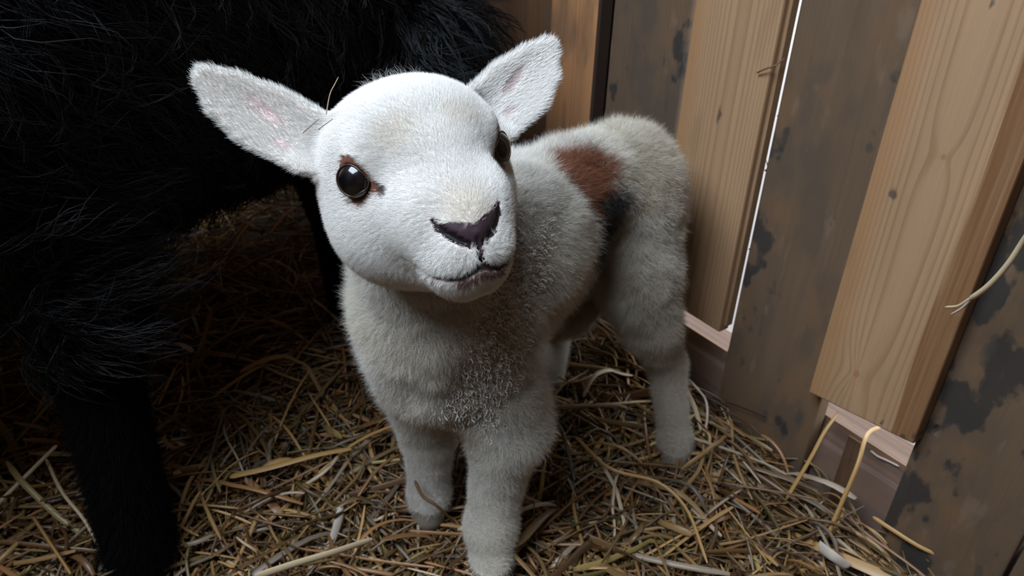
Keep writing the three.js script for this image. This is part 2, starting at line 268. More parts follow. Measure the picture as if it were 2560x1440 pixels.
// ears
const norm = (a) => { const l = Math.hypot(...a); return a.map((v) => v / l); }, cross = (a, b) => [a[1] * b[2] - a[2] * b[1], a[2] * b[0] - a[0] * b[2], a[0] * b[1] - a[1] * b[0]], sub = (a, b) => a.map((v, i) => v - b[i]), dot = (a, b) => a[0] * b[0] + a[1] * b[1] + a[2] * b[2];
function earFrame(base, tip, facing) { const a = sub(tip, base), len = Math.hypot(...a), A = norm(a), c = norm(sub(facing, A.map((v) => v * dot(facing, A)))), b = cross(c, A); return { base, len, A, B: b, C: c }; }
const EARS = [{ ...earFrame([-0.048, 0.022, -0.036], [-0.1055, 0.0775, -0.044], [-0.10, 0.06, 0.97]), s: 1 }, { ...earFrame([0.047, 0.020, -0.036], [0.1115, 0.0590, -0.034], [0.04, 0.08, 0.97]), s: -1 }];
const curve = (t, pts) => { if (t <= pts[0][0]) return pts[0][1]; for (let i = 1; i < pts.length; i++) if (t < pts[i][0]) { const u = (t - pts[i - 1][0]) / (pts[i][0] - pts[i - 1][0]); return mix(pts[i - 1][1], pts[i][1], u * u * (3 - 2 * u)); } return pts[pts.length - 1][1]; };
const EAR_UP = [[-0.1, 0.016], [0.1, 0.0165], [0.4, 0.0165], [0.7, 0.0125], [0.9, 0.0075], [1.0, 0.0035]], EAR_LOW = [[-0.1, 0.018], [0.15, 0.021], [0.5, 0.0230], [0.75, 0.0180], [0.92, 0.0090], [1.0, 0.0025]];
function earAt(q, e) { // along 0..1, across (+ = upper edge), depth from the cupped sheet
  const d = sub(q, e.base), t = dot(d, e.A) / e.len, b = dot(d, e.B) * -1 * (e.s), c = dot(d, e.C), cup = 15 + 16 * smooth(0.35, 0, t), sheet = c - cup * b * b + 0.004 * Math.sin(t * 3.1);
  return [t, b, sheet];
}
const earPink = ([t, b, s]) => (s > 0 ? Math.max(smooth(1, 0.5, Math.hypot((t - 0.47) / 0.21, (b - 0.0005 - (t - 0.46) * 0.012) / 0.0044)), 0.8 * smooth(1, 0.4, Math.hypot((t - 0.24) / 0.10, (b + 0.0115) / 0.004))) : 0);
function earDistance(q, e) { const [t, b, s] = earAt(q, e), w = b > 0 ? curve(t, EAR_UP) : curve(t, EAR_LOW) * (e.s < 0 ? 1.14 : 1), out = Math.max(Math.abs(b) - w, (t - 1.0) * e.len, (-0.05 - t) * e.len), th = 0.0024 - 0.0012 * clamp(t); return smax(out * 0.8, Math.abs(s) * 0.85 - th, 0.003); }

const H = {
  cran: [0, 0.009, -0.032, 0.0535, 0.0425, 0.048], fore: [0, 0.013, -0.004, 0.0395, 0.033, 0.031],
  muzz: bone([0, -0.013, 0.006], 0.0310, [0, -0.041, 0.0330], 0.0215), bridge: bone([0, 0.002, 0.013], 0.0205, [0, -0.0285, 0.0375], 0.0160),
  lip: bone([-0.0095, -0.0480, 0.0370], 0.0140, [0.0095, -0.0480, 0.0370], 0.0140), jaw: bone([0, -0.040, -0.022], 0.0360, [0, -0.0580, 0.0255], 0.0140),
  side: [0.0205, -0.0240, 0.0200, 0.0125, 0.0190, 0.0250],
  cheekL: [0.0290, -0.025, -0.033, 0.0270, 0.035, 0.036],
};
function headSolid(x, y, z) {
  let d = smin(ell(x, y, z, H.cran), ell(x, y, z, H.fore), 0.014); d = smin(d, cone(x, y, z, H.muzz), 0.014); d = smin(d, cone(x, y, z, H.bridge), 0.010);
  d = smin(d, cone(x, y, z, H.lip), 0.012); d = smin(d, cone(x, y, z, H.jaw), 0.024); d = smin(d, ell(Math.abs(x), y, z, H.cheekL), 0.022);
  d = smin(d, ell(Math.abs(x), y, z, H.side), 0.014);
  const ax = Math.abs(x); d = smin(d, Math.hypot(ax - 0.0345, y - 0.0110, z - 0.002) - 0.0095, 0.012);
  return d;
}
const EYE_DIR = norm([0.74, 0.05, 0.67]);
const eyeSurface = (() => { const o = [0.030, 0.0008, -0.010]; let t = 0.04; for (let i = 0; i < 60; i++) t -= headSolid(o[0] + EYE_DIR[0] * t, o[1] + EYE_DIR[1] * t, o[2] + EYE_DIR[2] * t) * 0.7; return o.map((v, i) => v + EYE_DIR[i] * t); })();
const EYE_R = 0.0115, eyeCentre = eyeSurface.map((v, i) => v - EYE_DIR[i] * 0.0062);
const EYE_RIGHT = norm(cross([0, 1, 0], EYE_DIR)), EYE_UP = cross(EYE_DIR, EYE_RIGHT); // EYE_RIGHT points away from the nose for the lamb's left eye... both mirrored through |x|
function eyePlane(q) { const d = sub([Math.abs(q[0]), q[1], q[2]], eyeSurface); return [dot(d, EYE_RIGHT), dot(d, EYE_UP), dot(d, EYE_DIR)]; } // x < 0 is towards the nose... sign checked in lidShape
const NOSE_SIDE = dot(sub([0, -0.04, 0.07], eyeSurface), EYE_RIGHT) > 0 ? 1 : -1;
const lidOpen = (ang) => 0.0077 + 0.0024 * Math.pow(Math.max(0, Math.cos(ang + 0.40)), 6) + 0.0010 * Math.pow(Math.max(0, Math.cos(ang + 1.75)), 4);
function lidShape(q) { // distance in the eye plane from the lid opening's edge: < 0 inside
  let [a, b, c] = eyePlane(q); a *= NOSE_SIDE;                       // a > 0 towards the nose
  const r = Math.hypot(a * 0.97, b), ang = Math.atan2(b, a), open = lidOpen(ang);
  return [r - open, c, a, b, ang];
}
const onHead = (p, sink) => { const o = [p[0] * 0.4, -0.040, -0.01], d = norm(sub(p, o)); let t = 0.09; for (let i = 0; i < 60; i++) t -= headSolid(o[0] + d[0] * t, o[1] + d[1] * t, o[2] + d[2] * t) * 0.7; t -= sink; return o.map((v, i) => v + d[i] * t); };
const ML = [[0, -0.0535, 0.052], [0.009, -0.0570, 0.047], [0.018, -0.0545, 0.038], [0.0265, -0.0490, 0.027], [0.032, -0.0450, 0.019]].map((p, i) => onHead(p, [0.0015, 0.0012, 0.0009, 0.0006, 0.0004][i])), MR = [0.0017, 0.0017, 0.0015, 0.0011, 0.0006];
const MOUTH = [0, 1, 2, 3].map((i) => bone(ML[i], MR[i], ML[i + 1], MR[i + 1]));
const NL = [[0.0040, -0.0418, 0.055], [0.0098, -0.0378, 0.053], [0.0148, -0.0330, 0.048], [0.0176, -0.0268, 0.044]].map((p, i) => onHead(p, [-0.0002, -0.0004, -0.0004, 0][i]));
const NOSTRIL = [0, 1, 2].map((i) => bone(NL[i], [0.0013, 0.0020, 0.0017][i], NL[i + 1], [0.0020, 0.0017, 0.0010][i]));
const STEM = bone([0, -0.040, 0.0565], 0.0010, [0, -0.0535, 0.0525], 0.0011);
const NOSE_ARM = bone([0, -0.0365, 0.0540], 0.0046, [0.0146, -0.0297, 0.0468], 0.0041), NOSE_LOW = bone([0, -0.038, 0.0545], 0.0036, [0, -0.0430, 0.0540], 0.0020);
const noseDistance = (q) => { const x = Math.abs(q[0]); return Math.min(cone(x, q[1], q[2], NOSE_ARM), cone(x, q[1], q[2], NOSE_LOW)); };
const nostrilDistance = (q) => { const x = Math.abs(q[0]); let d = 9; for (const c of NOSTRIL) d = Math.min(d, cone(x, q[1], q[2], c)); return d; };
const mouthDistance = (q) => { const x = Math.abs(q[0]); let d = 9; for (const c of MOUTH) d = Math.min(d, cone(x, q[1], q[2], c)); return d; };
function headDistance(x, y, z) {
  const q = [x, y, z], ax = Math.abs(x); let d = headSolid(x, y, z);
  for (const e of EARS) d = smin(d, earDistance(q, e), 0.006);
  const ed = Math.hypot(ax - eyeCentre[0], y - eyeCentre[1], z - eyeCentre[2]);
  if (ed < 0.03) {
    const [o, c] = lidShape(q);
    d = smax(d, -Math.max(o - 0.0003, -0.011 - c), 0.002);                            // opening
  }
  if (z > 0.012) {
    const n = noseDistance(q); if (n < 0.01) d = smin(d, n + 0.0012 + 0.0011 * noise(x * 420 + 90, y * 420 + 90, z * 420 + 90), 0.002);
    d = smax(d, -nostrilDistance(q), 0.0016);
    d = smax(d, -cone(ax, y, z, STEM), 0.0015); d = smax(d, -mouthDistance(q), 0.0025);
  }
  return d;
}
const B = (a, ra, b, rb) => bone(a, ra, b, rb);
const TRUNK = [
  B([-0.062, 0.420, -0.485], 0.042, [-0.062, 0.355, -0.508], 0.046), B([-0.062, 0.355, -0.508], 0.046, [-0.056, 0.285, -0.535], 0.060), B([-0.058, 0.285, -0.535], 0.063, [-0.054, 0.232, -0.545], 0.061),
  B([-0.040, 0.300, -0.550], 0.058, [-0.012, 0.315, -0.585], 0.064), B([-0.012, 0.315, -0.585], 0.060, [0.004, 0.308, -0.610], 0.054), B([0.004, 0.308, -0.610], 0.054, [0.018, 0.312, -0.632], 0.048), B([-0.03, 0.255, -0.57], 0.052, [0.035, 0.285, -0.645], 0.043),
  B([0.018, 0.318, -0.632], 0.047, [0.062, 0.328, -0.675], 0.039), B([0.062, 0.328, -0.675], 0.039, [0.108, 0.320, -0.715], 0.045), B([0.108, 0.320, -0.715], 0.045, [0.126, 0.292, -0.728], 0.041),
];
const LEGS = [
  // left fore, right fore, left hind, right hind
  [B([-0.028, 0.285, -0.535], 0.046, [-0.014, 0.195, -0.528], 0.034), B([-0.012, 0.195, -0.528], 0.034, [0.000, 0.158, -0.526], 0.031), B([0.000, 0.158, -0.526], 0.028, [-0.009, 0.090, -0.520], 0.0195), B([-0.009, 0.090, -0.520], 0.0200, [-0.013, 0.050, -0.510], 0.0225), B([-0.013, 0.050, -0.510], 0.0210, [-0.012, 0.020, -0.494], 0.0165), B([-0.012, 0.020, -0.494], 0.0165, [-0.012, 0.006, -0.482], 0.017)],
  [B([-0.082, 0.270, -0.555], 0.042, [-0.078, 0.195, -0.560], 0.034), B([-0.078, 0.195, -0.560], 0.033, [-0.078, 0.105, -0.572], 0.021), B([-0.078, 0.105, -0.572], 0.0215, [-0.079, 0.030, -0.568], 0.018), B([-0.079, 0.030, -0.568], 0.018, [-0.079, 0.006, -0.560], 0.017)],
  [B([0.112, 0.300, -0.708], 0.044, [0.128, 0.225, -0.695], 0.037), B([0.128, 0.225, -0.695], 0.035, [0.148, 0.165, -0.690], 0.0245), B([0.148, 0.165, -0.690], 0.0225, [0.176, 0.105, -0.700], 0.0165), B([0.176, 0.105, -0.700], 0.0165, [0.190, 0.030, -0.662], 0.0155), B([0.190, 0.030, -0.662], 0.0155, [0.191, 0.004, -0.650], 0.016)],
  [B([0.095, 0.300, -0.730], 0.040, [0.080, 0.225, -0.735], 0.034), B([0.080, 0.225, -0.735], 0.033, [0.065, 0.150, -0.740], 0.024), B([0.065, 0.150, -0.740], 0.022, [0.055, 0.095, -0.790], 0.0165), B([0.055, 0.095, -0.790], 0.0165, [0.050, 0.006, -0.775], 0.0155)],
];
function bodyDistance(x, y, z) {
  let d = 9; for (const c of TRUNK) d = smin(d, cone(x, y, z, c), 0.014);
  for (const L of LEGS) { let l = 9; for (const c of L) l = smin(l, cone(x, y, z, c), 0.009); d = smin(d, l, 0.012); }
  if (d < 0.02 && d > -0.02) d -= 0.0075 * (fbm(x * 42 + 31, y * 42, z * 42 + 17, 3) - 0.5) * smooth(0.05, 0.2, y);
  return d;
}
function lambDistance(x, y, z) {
  const b = bodyDistance(x, y, z), q = toHead(x, y, z), far = Math.hypot(q[0], q[1] + 0.005, q[2]) - 0.15;
  if (far > 0.02) return Math.min(b, far + 0.01);
  return smin(b, HEAD_SIZE * headDistance(q[0], q[1], q[2]), 0.016);
}
const lamb = group('lamb');
tag(lamb, 'newborn white lamb with pricked ears and a brown patch on its flank', 'lamb');
const skin = new THREE.MeshPhysicalMaterial({ vertexColors: true, roughness: 0.6 });
const lambNet = surfaceNets(lambDistance, [-0.23, -0.02, -0.84], [0.23, 0.58, -0.33], 0.0019);
const isNose = (q) => q[2] > 0.034 && Math.min(noseDistance(q), nostrilDistance(q)) < 0.0007 + 0.0009 * (noise(q[0] * 500 + 50, q[1] * 500 + 50) - 0.5);
// the brown patch on the left flank, and a black band in the crease below it
const PATCH = [0.060, 0.355, -0.628];
function patchAt(p) {
  const w = fbm(p[0] * 70 + 20, p[1] * 70, p[2] * 70 + 40, 3) - 0.5, d = sub(p, PATCH), a = dot(sub(p, [0.06, 0, -0.64]), [0.74, 0, -0.67]), side = dot(d, [0.67, 0, 0.74]);
  if (p[1] < 0.340 + 0.008 * w && p[1] > 0.185 && a > -0.012 + 0.006 * w && a < 0.033 + 0.004 * w && side > -0.05) return 2;
  return Math.hypot(d[0], d[1] * 0.9, d[2]) + 0.018 * w < 0.0325 && side > -0.03 ? 1 : 0;
}
function eyeRim(q) { const ed = Math.hypot(Math.abs(q[0]) - eyeCentre[0], q[1] - eyeCentre[1], q[2] - eyeCentre[2]); if (ed > 0.035) return 9; const [o, , a, b, ang] = lidShape(q), sn = Math.sin(ang), wide = 0.0018 + 0.0030 * Math.max(0, sn) ** 2 + 0.0034 * Math.max(0, -sn) ** 4 + 0.0022 * Math.max(0, Math.cos(ang)) ** 2; const dt = clamp((a - 0.0075) / 0.0115), duct = Math.hypot(a < 0.0075 ? a - 0.0075 : Math.max(0, a - 0.0195), b + 0.0016 + 0.0072 * dt) - mix(0.0048, 0.0024, dt) + 0.0012 * (noise(a * 900 + 50, b * 900 + 50) - 0.5); return Math.min(o - wide, duct); }
function skinColour(x, y, z) {
  const q = toHead(x, y, z), h = Math.hypot(q[0], q[1], q[2]) < 0.15;
  if (h) {
    if (isNose(q)) return [0.060, 0.036, 0.045];
    const r = eyeRim(q); if (r < 0.0010) return lidShape(q)[0] < 0.0005 ? [0.018, 0.010, 0.009] : lidShape(q)[2] > 0.0145 ? [0.030, 0.020, 0.021] : [0.105, 0.037, 0.019];
    if (q[2] > 0.015 && mouthDistance(q) < 0.0011) return [0.04, 0.019, 0.017];
    if (q[2] > 0.04 && Math.abs(q[0]) < 0.0022 && q[1] < -0.038 && q[1] > -0.0575) return [0.05, 0.03, 0.035];
    for (const e of EARS) { const [t, b, s] = earAt(q, e); if (t > 0.12 && t < 1.05 && Math.abs(b) < 0.024 && Math.abs(s) < 0.006) return s > 0 && earPink([t, b, s]) > 0.25 ? [0.68, 0.52, 0.50] : [0.76, 0.67, 0.63]; }
    return [0.66, 0.55, 0.50];
  }
  if (y < 0.022) return [0.16, 0.13, 0.10];
  const k = patchAt([x, y, z]); if (k === 1) return [0.16, 0.055, 0.022]; if (k === 2) return [0.02, 0.017, 0.016];
  return [0.70, 0.63, 0.56];
}
{
  const bodyIdx = [], noseIdx = [];
  for (let i = 0; i < lambNet.index.length; i += 3) { const t = [0, 1, 2].map((k) => lambNet.index[i + k]), c = [0, 1, 2].map((q) => (lambNet.verts[t[0] * 3 + q] + lambNet.verts[t[1] * 3 + q] + lambNet.verts[t[2] * 3 + q]) / 3); (isNose(toHead(...c)) ? noseIdx : bodyIdx).push(...t); }
  mesh('body', netGeometry(lambNet, bodyIdx, skinColour), skin, lamb);
  tag(mesh('nose', netGeometry(lambNet, noseIdx, (x, y, z) => { const q = toHead(x, y, z), v = 0.8 + 0.5 * noise(q[0] * 600 + 90, q[1] * 600 + 90, q[2] * 600 + 90); return nostrilDistance(q) < 0.0006 ? [0.006, 0.003, 0.004] : [0.034 * v, 0.020 * v, 0.026 * v]; }), new THREE.MeshPhysicalMaterial({ vertexColors: true, roughness: 0.38, specularIntensity: 0.7, clearcoat: 0.1, clearcoatRoughness: 0.35 }), lamb), 'dark purplish bare nose');
  const lidMaterial = new THREE.MeshPhysicalMaterial({ color: new THREE.Color(0.022, 0.010, 0.008), roughness: 0.4 });
  // eyes: dark iris, blacker wide pupil, wet cornea
  for (const s of [-1, 1]) {
    const g = new THREE.SphereGeometry(EYE_R * HEAD_SIZE, 48, 32), col = [], dir = [EYE_DIR[0] * s, EYE_DIR[1], EYE_DIR[2]], right = [EYE_RIGHT[0] * s, EYE_RIGHT[1], EYE_RIGHT[2]];
    const D = headDir(dir), R = headDir(right), U = cross(D, R), p = g.attributes.position;
    for (let i = 0; i < p.count; i++) { const n = norm([p.getX(i), p.getY(i), p.getZ(i)]), a = dot(n, R), b = dot(n, U), c = dot(n, D), pupil = Math.hypot(a / 0.52, b / 0.34) < 1; col.push(...(c < 0.12 ? [0.03, 0.02, 0.018] : pupil ? [0.002, 0.002, 0.003] : [0.007, 0.0045, 0.0035])); }
    g.setAttribute('color', new THREE.Float32BufferAttribute(col, 3));
    const m = mesh('eye', g, new THREE.MeshPhysicalMaterial({ vertexColors: true, roughness: 0.3, specularIntensity: 0.2, clearcoat: 0.8, clearcoatRoughness: 0.02 }), lamb); m.position.set(...fromHead([eyeCentre[0] * s, eyeCentre[1], eyeCentre[2]]));
    const ringPts = [], N = 40; for (let i = 0; i < N; i++) { const a = i / N * 2 * Math.PI, rr = lidOpen(a) + 0.0004, c = Math.sqrt(Math.max(0, EYE_R * EYE_R - Math.min(rr, EYE_R * 0.86) ** 2)) - 0.0062 + 0.0003, pa = rr * Math.cos(a) / 0.97 * NOSE_SIDE, pb = rr * Math.sin(a), q = [0, 1, 2].map((k) => eyeSurface[k] + EYE_RIGHT[k] * pa + EYE_UP[k] * pb + EYE_DIR[k] * c); ringPts.push(V(...fromHead([q[0] * s, q[1], q[2]]))); }
    tag(mesh('eyelid', new THREE.TubeGeometry(new THREE.CatmullRomCurve3(ringPts, true), 96, 0.0006, 8, true), lidMaterial, lamb), 'dark brown wet lid rim');
  }
}
// coat
const hairMaterial = new THREE.MeshPhysicalMaterial({ color: 0xffffff, roughness: 0.55, transmission: 0.25, thickness: 0 });
const hairDark = new THREE.MeshPhysicalMaterial({ color: 0xffffff, roughness: 0.6 });
const headShare = (q) => smooth(0.10, 0.085, Math.hypot(q[0], q[1] + 0.01, q[2] + 0.005));   // 1 on the short-haired head
const classify = (o) => {
  const q = o.q = toHead(...o.p); o.ear = null;
  if (Math.hypot(...q) < 0.15) for (const e of EARS) { const v = earAt(q, e); if (v[0] > 0.16 && v[0] < 1.1 && Math.abs(v[1]) < 0.03 && Math.abs(v[2]) < 0.008) { o.ear = e; o.earv = v; } }
  o.zone = o.ear ? 'ear' : headShare(q) > 0.5 ? 'face' : 'wool'; return o.zone;
};
const bare = (o) => { const q = o.q; if (o.zone === 'wool') return o.p[1] < 0.026; if (o.zone === 'ear') return false; return isNose(q) || eyeRim(q) < 0.0007 || (q[2] > 0.015 && mouthDistance(q) < 0.0010) || (q[2] > 0.04 && Math.abs(q[0]) < 0.0021 && q[1] < -0.040 && q[1] > -0.0575); };
const whiteHair = (r, k = 1) => { const v = (0.86 + 0.09 * r()) * k; return [v, v * 0.975, v * 0.93]; };
{
  const face = scatter(lambNet, 1.25e-6, 5, (o) => classify(o) === 'face' && !bare(o));
  const flow = (o, r) => { const q = o.q, d = [q[0] * 1.3 + gauss(r) * 0.010, q[1] + 0.040 + gauss(r) * 0.010, q[2] - 0.070]; return headDir(d); };
  const colour = (o, r) => { const q = o.q; if (q[2] > 0.03 && mouthDistance(q) < 0.0042 && q[1] < -0.0560 && Math.abs(q[0]) < 0.014) return [0.16, 0.085, 0.07]; if (eyeRim(q) < 0.0014) return r() < 0.6 ? [0.10, 0.05, 0.036] : [0.55, 0.48, 0.43]; const w = whiteHair(r), tan = 0.55 * smooth(0.022, 0.006, Math.hypot(q[0] * 1.1, q[1] + 0.026, q[2] - 0.050)) + 0.45 * smooth(0.020, 0.005, Math.hypot(Math.abs(q[0]) - 0.018, (q[1] - 0.021) * 1.4, q[2] - 0.02)) * (0.4 + noise(q[0] * 90 + 9, q[1] * 90 + 9)); return w.map((v, i) => v * mix(1, [0.90, 0.82, 0.68][i], clamp(tan))); };
  const size = (o, r) => { const near = smooth(0.01, 0.055, o.q[2]), eye = smooth(0.001, 0.010, eyeRim(o.q)), nose = o.q[2] > 0.03 ? smooth(0.0, 0.009, Math.min(noseDistance(o.q), nostrilDistance(o.q), mouthDistance(o.q), Math.abs(o.q[0]) + (o.q[1] > -0.04 ? 1 : 0))) : 1, s = (1 - 0.45 * near) * (0.30 + 0.70 * eye) * (0.22 + 0.78 * nose); return [1, s * (0.8 + 0.4 * r())]; };
  const t = [0, 1].map((k) => tuft({ n: 8, spread: 0.0020, len: 0.0047, r: 0.000105, lean: 1.16, jitter: 0.30, curl: 0.0004, wob: 3, seed: 101 + k, segs: 3 }));
  t.forEach((g, k) => plant('face_hair', lamb, g, hairMaterial, face.filter((_, i) => i % 2 === k), flow, colour, size, 7 + k));
  // long wispy hair on the poll
  const poll = scatter(lambNet, 6.0e-6, 15, (o, r) => classify(o) === 'face' && Math.hypot(o.q[0], (o.q[1] - 0.05) * 0.8, o.q[2] + 0.040) < 0.022 * Math.sqrt(r()));
  plant('poll_hair', lamb, tuft({ n: 3, spread: 0.003, len: 0.010, r: 0.00009, lean: 0.95, jitter: 0.7, curl: 0.0022, wob: 5, seed: 131, segs: 5 }), hairMaterial, poll, (o, r) => headDir([gauss(r), 0.4, -0.5 + gauss(r) * 0.6]), (o, r) => whiteHair(r), (o, r) => [1, 0.7 + 0.6 * r()], 19);
  // ears: short plush, longer along the rim
  const inPink = (o) => earPink(o.earv);
  const ear = scatter(lambNet, 1.5e-6, 25, (o, r) => classify(o) === 'ear' && !(r() < inPink(o) * 0.35));
  const earFlow = (o, r) => { const e = o.ear, b = o.earv[1]; return headDir([0, 1, 2].map((i) => e.A[i] + e.B[i] * -e.s * b * 22 + gauss(r) * 0.16)); };
  const earColour = (o, r) => { const k = inPink(o); const w = whiteHair(r); return w.map((v, i) => mix(v, [0.66, 0.50, 0.49][i], k * 0.6)); };
  plant('ear_hair', lamb, tuft({ n: 8, spread: 0.0022, len: 0.0056, r: 0.00011, lean: 1.15, jitter: 0.22, curl: 0.0004, wob: 3, seed: 141, segs: 3 }), hairMaterial, ear, earFlow, earColour, (o, r) => [1, (0.75 + 0.4 * r()) * (1 - 0.5 * inPink(o))], 29);
  // wool
  const curls = (p) => { const e = 0.012 * (noise(p[0] * 60 + 9, p[1] * 60, p[2] * 60 + 4) - 0.5), c = -0.020 + (p[1] - 0.25) * 0.24; return smooth(0.042, 0.012, Math.abs(p[0] - c) + e) * smooth(0.165, 0.20, p[1] + e) * smooth(0.375, 0.34, p[1]) * smooth(-0.62, -0.57, p[2]); };
  const wool = scatter(lambNet, 2.4e-6, 35, (o, r) => classify(o) === 'wool' && !bare(o) && (r() > 0.65 * curls(o.p)));
  const woolFlow = (o, r) => [gauss(r) * 0.8 + 0.35, -0.8 + gauss(r) * 0.6, gauss(r) * 0.8 - 0.3];
  const woolColour = (o, r) => { const p = o.p, k = patchAt([p[0] + gauss(r) * 0.003, p[1] + gauss(r) * 0.003, p[2] + gauss(r) * 0.003]); if (k === 1) { const v = 0.8 + 0.5 * r(); return [0.26 * v, 0.085 * v, 0.032 * v]; } if (k === 2) { const v = 0.7 + 0.6 * r(); return [0.022 * v, 0.019 * v, 0.018 * v]; }
    const back = clamp(dot(sub(p, [0.06, 0, -0.64]), [0.74, 0, -0.67]) / 0.05), hind = p[0] > 0.05 && p[1] < 0.25 ? 1 : 0, tan = smooth(0.42 - 0.10 * hind, 0.60 - 0.10 * hind, fbm(p[0] * 28, p[1] * 28, p[2] * 28 + 9, 3)) * 0.8 * (back > 0.3 ? 1 : 0.25); const w = whiteHair(r, 0.97), cream = 0.25 + 0.45 * smooth(0.3, 0.7, fbm(p[0] * 14 + 3, p[1] * 14, p[2] * 14, 2)) + 0.3 * back; return w.map((v, i) => mix(v * [1, mix(1, 0.95, cream), mix(1, 0.84, cream)][i], [0.50, 0.38, 0.24][i] * (0.8 + 0.4 * r()), tan * 0.6)); };  // tan staining of the rear wool; extra on the hind leg stands in for shade
  const woolSize = (o, r) => { const low = smooth(0.06, 0.19, o.p[1]), blend = 1 - 0.55 * headShare([o.q[0] * 0.88, o.q[1] * 0.88, o.q[2] * 0.88]); return [1, (0.26 + 0.74 * low) * blend * (1 - 0.45 * curls(o.p)) * (0.55 + 0.5 * r() + 0.8 * (fbm(o.p[0] * 90 + 5, o.p[1] * 90, o.p[2] * 90 + 3, 2) - 0.3))]; };
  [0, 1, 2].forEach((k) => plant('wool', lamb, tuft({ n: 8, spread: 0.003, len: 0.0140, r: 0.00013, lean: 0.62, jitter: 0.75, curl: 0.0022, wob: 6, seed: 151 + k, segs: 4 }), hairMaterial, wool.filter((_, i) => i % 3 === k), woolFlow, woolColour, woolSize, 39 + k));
  // tight damp ringlets down the left side of the chest
  const ring = (seed) => { const q = rng(seed), pts = []; for (let i = 0; i <= 14; i++) { const t = i / 14, a = t * 6.5 + q() * 0.4, r = 0.00125 * (1 - 0.45 * t); pts.push([r * Math.cos(a), 0.0026 + 0.0056 * t, r * Math.sin(a)]); } return tube(pts, 0.00055, 5, 18, 0.5); };
  const rings = scatter(lambNet, 3.6e-6, 45, (o, r) => classify(o) === 'wool' && r() < curls(o.p) * 1.0);
  const ringMaterial = new THREE.MeshPhysicalMaterial({ roughness: 0.25, clearcoat: 0.6, clearcoatRoughness: 0.25 });
  [0, 1].forEach((k) => plant('chest_curl', lamb, ring(161 + k), ringMaterial, rings.filter((_, i) => i % 2 === k), (o, r) => [gauss(r), gauss(r), gauss(r)], (o, r) => { const v = 0.40 + 0.45 * r(); return [v, v * 0.94, v * 0.86]; }, (o, r) => { const s = 0.45 + 0.75 * r(); return [s, s * (0.7 + 0.5 * r())]; }, 49 + k));
}

// ------------------------------------------------------------------ EWE
const ewe = group('ewe');
tag(ewe, 'black long-fleeced ewe standing in the dark beside and behind the white lamb', 'ewe');
const EWE = [B([-0.76, 0.55, -0.33], 0.180, [-0.46, 0.53, -0.60], 0.205), B([-0.46, 0.53, -0.60], 0.205, [-0.300, 0.52, -0.80], 0.168), B([-0.80, 0.58, -0.24], 0.14, [-0.95, 0.76, -0.12], 0.075), B([-0.95, 0.78, -0.12], 0.075, [-1.09, 0.70, -0.08], 0.045), B([-0.46, 0.46, -0.61], 0.18, [-0.31, 0.46, -0.78], 0.15)];
const EWE_LEGS = [[[-0.370, 0.42, -0.53], 0.066, [-0.352, 0.25, -0.525], 0.030, [-0.342, 0.0, -0.485], 0.028], [[-0.12, 0.42, -0.80], 0.06, [-0.07, 0.22, -0.82], 0.04, [-0.06, 0.0, -0.83], 0.028], [[-0.22, 0.42, -0.90], 0.07, [-0.23, 0.22, -0.93], 0.04, [-0.23, 0.0, -0.94], 0.028], [[-0.62, 0.40, -0.66], 0.07, [-0.63, 0.22, -0.68], 0.04, [-0.63, 0.0, -0.68], 0.028]];
const eweBones = [...EWE, ...EWE_LEGS.flatMap(([a, ra, b, rb, c, rc]) => [B(a, ra, b, rb), B(b, rb, c, rc)])];
const eweDistance = (x, y, z) => { let d = 9; for (const c of eweBones) d = smin(d, cone(x, y, z, c), 0.04); return d; };
const eweNet = surfaceNets(eweDistance, [-1.2, -0.03, -1.06], [0.06, 0.98, 0.2], 0.011);
const black = new THREE.MeshPhysicalMaterial({ color: new THREE.Color(0.0025, 0.0025, 0.003), roughness: 0.9, specularIntensity: 0.3 });
mesh('body', netGeometry(eweNet, eweNet.index), black, ewe);
{
  const lock = (seed) => { const q = rng(seed), gs = []; for (let i = 0; i < 6; i++) { const pts = [], a0 = q() * 6.28, o = [gauss(q) * 0.002, 0, gauss(q) * 0.002], L = 0.06 + 0.035 * q(); for (let k = 0; k <= 9; k++) { const t = k / 9; pts.push([o[0] + 0.011 * Math.sin(a0 * 0.15 + t * 8) * (0.3 + 0.7 * t) + 0.002 * Math.cos(a0 + t * 5), 0.016 * Math.sin(t * 2.2) + 0.003 * Math.sin(a0 + t * 10) * t, o[2] + L * t]); } gs.push(tube(pts, 0.0007, 4, 10, 0.8)); } return mergeGeometries(gs); };
  const wool = new THREE.MeshPhysicalMaterial({ roughness: 0.45, specularIntensity: 0.45 });
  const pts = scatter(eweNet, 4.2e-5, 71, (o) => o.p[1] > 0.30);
  [0, 1, 2].forEach((k) => plant('fleece_lock', ewe, lock(171 + k), wool, pts.filter((_, i) => i % 3 === k), (o, r) => [0.5 + gauss(r) * 0.45, -0.9 + gauss(r) * 0.4, gauss(r) * 0.45], (o, r) => { const v = 0.0018 + 0.040 * r() ** 8; return [v * 0.92, v, v * 1.2]; }, (o, r) => { const s = 0.7 + 0.6 * r(); return [s, s]; }, 73 + k));  // a few locks coloured paler and bluish to imitate highlights
  const leg = scatter(eweNet, 1.2e-5, 75, (o) => o.p[1] <= 0.32 && o.p[1] > 0.02);
  plant('leg_hair', ewe, tuft({ n: 7, spread: 0.004, len: 0.012, r: 0.0003, lean: 0.9, jitter: 0.3, curl: 0.001, wob: 3, seed: 181, segs: 3 }), new THREE.MeshPhysicalMaterial({ roughness: 0.8, specularIntensity: 0.12 }), leg, () => [0, -1, 0], (o, r) => { const v = 0.002 + 0.002 * r(); return [v, v, v]; }, (o, r) => [1, 0.7 + 0.6 * r()], 79);
}

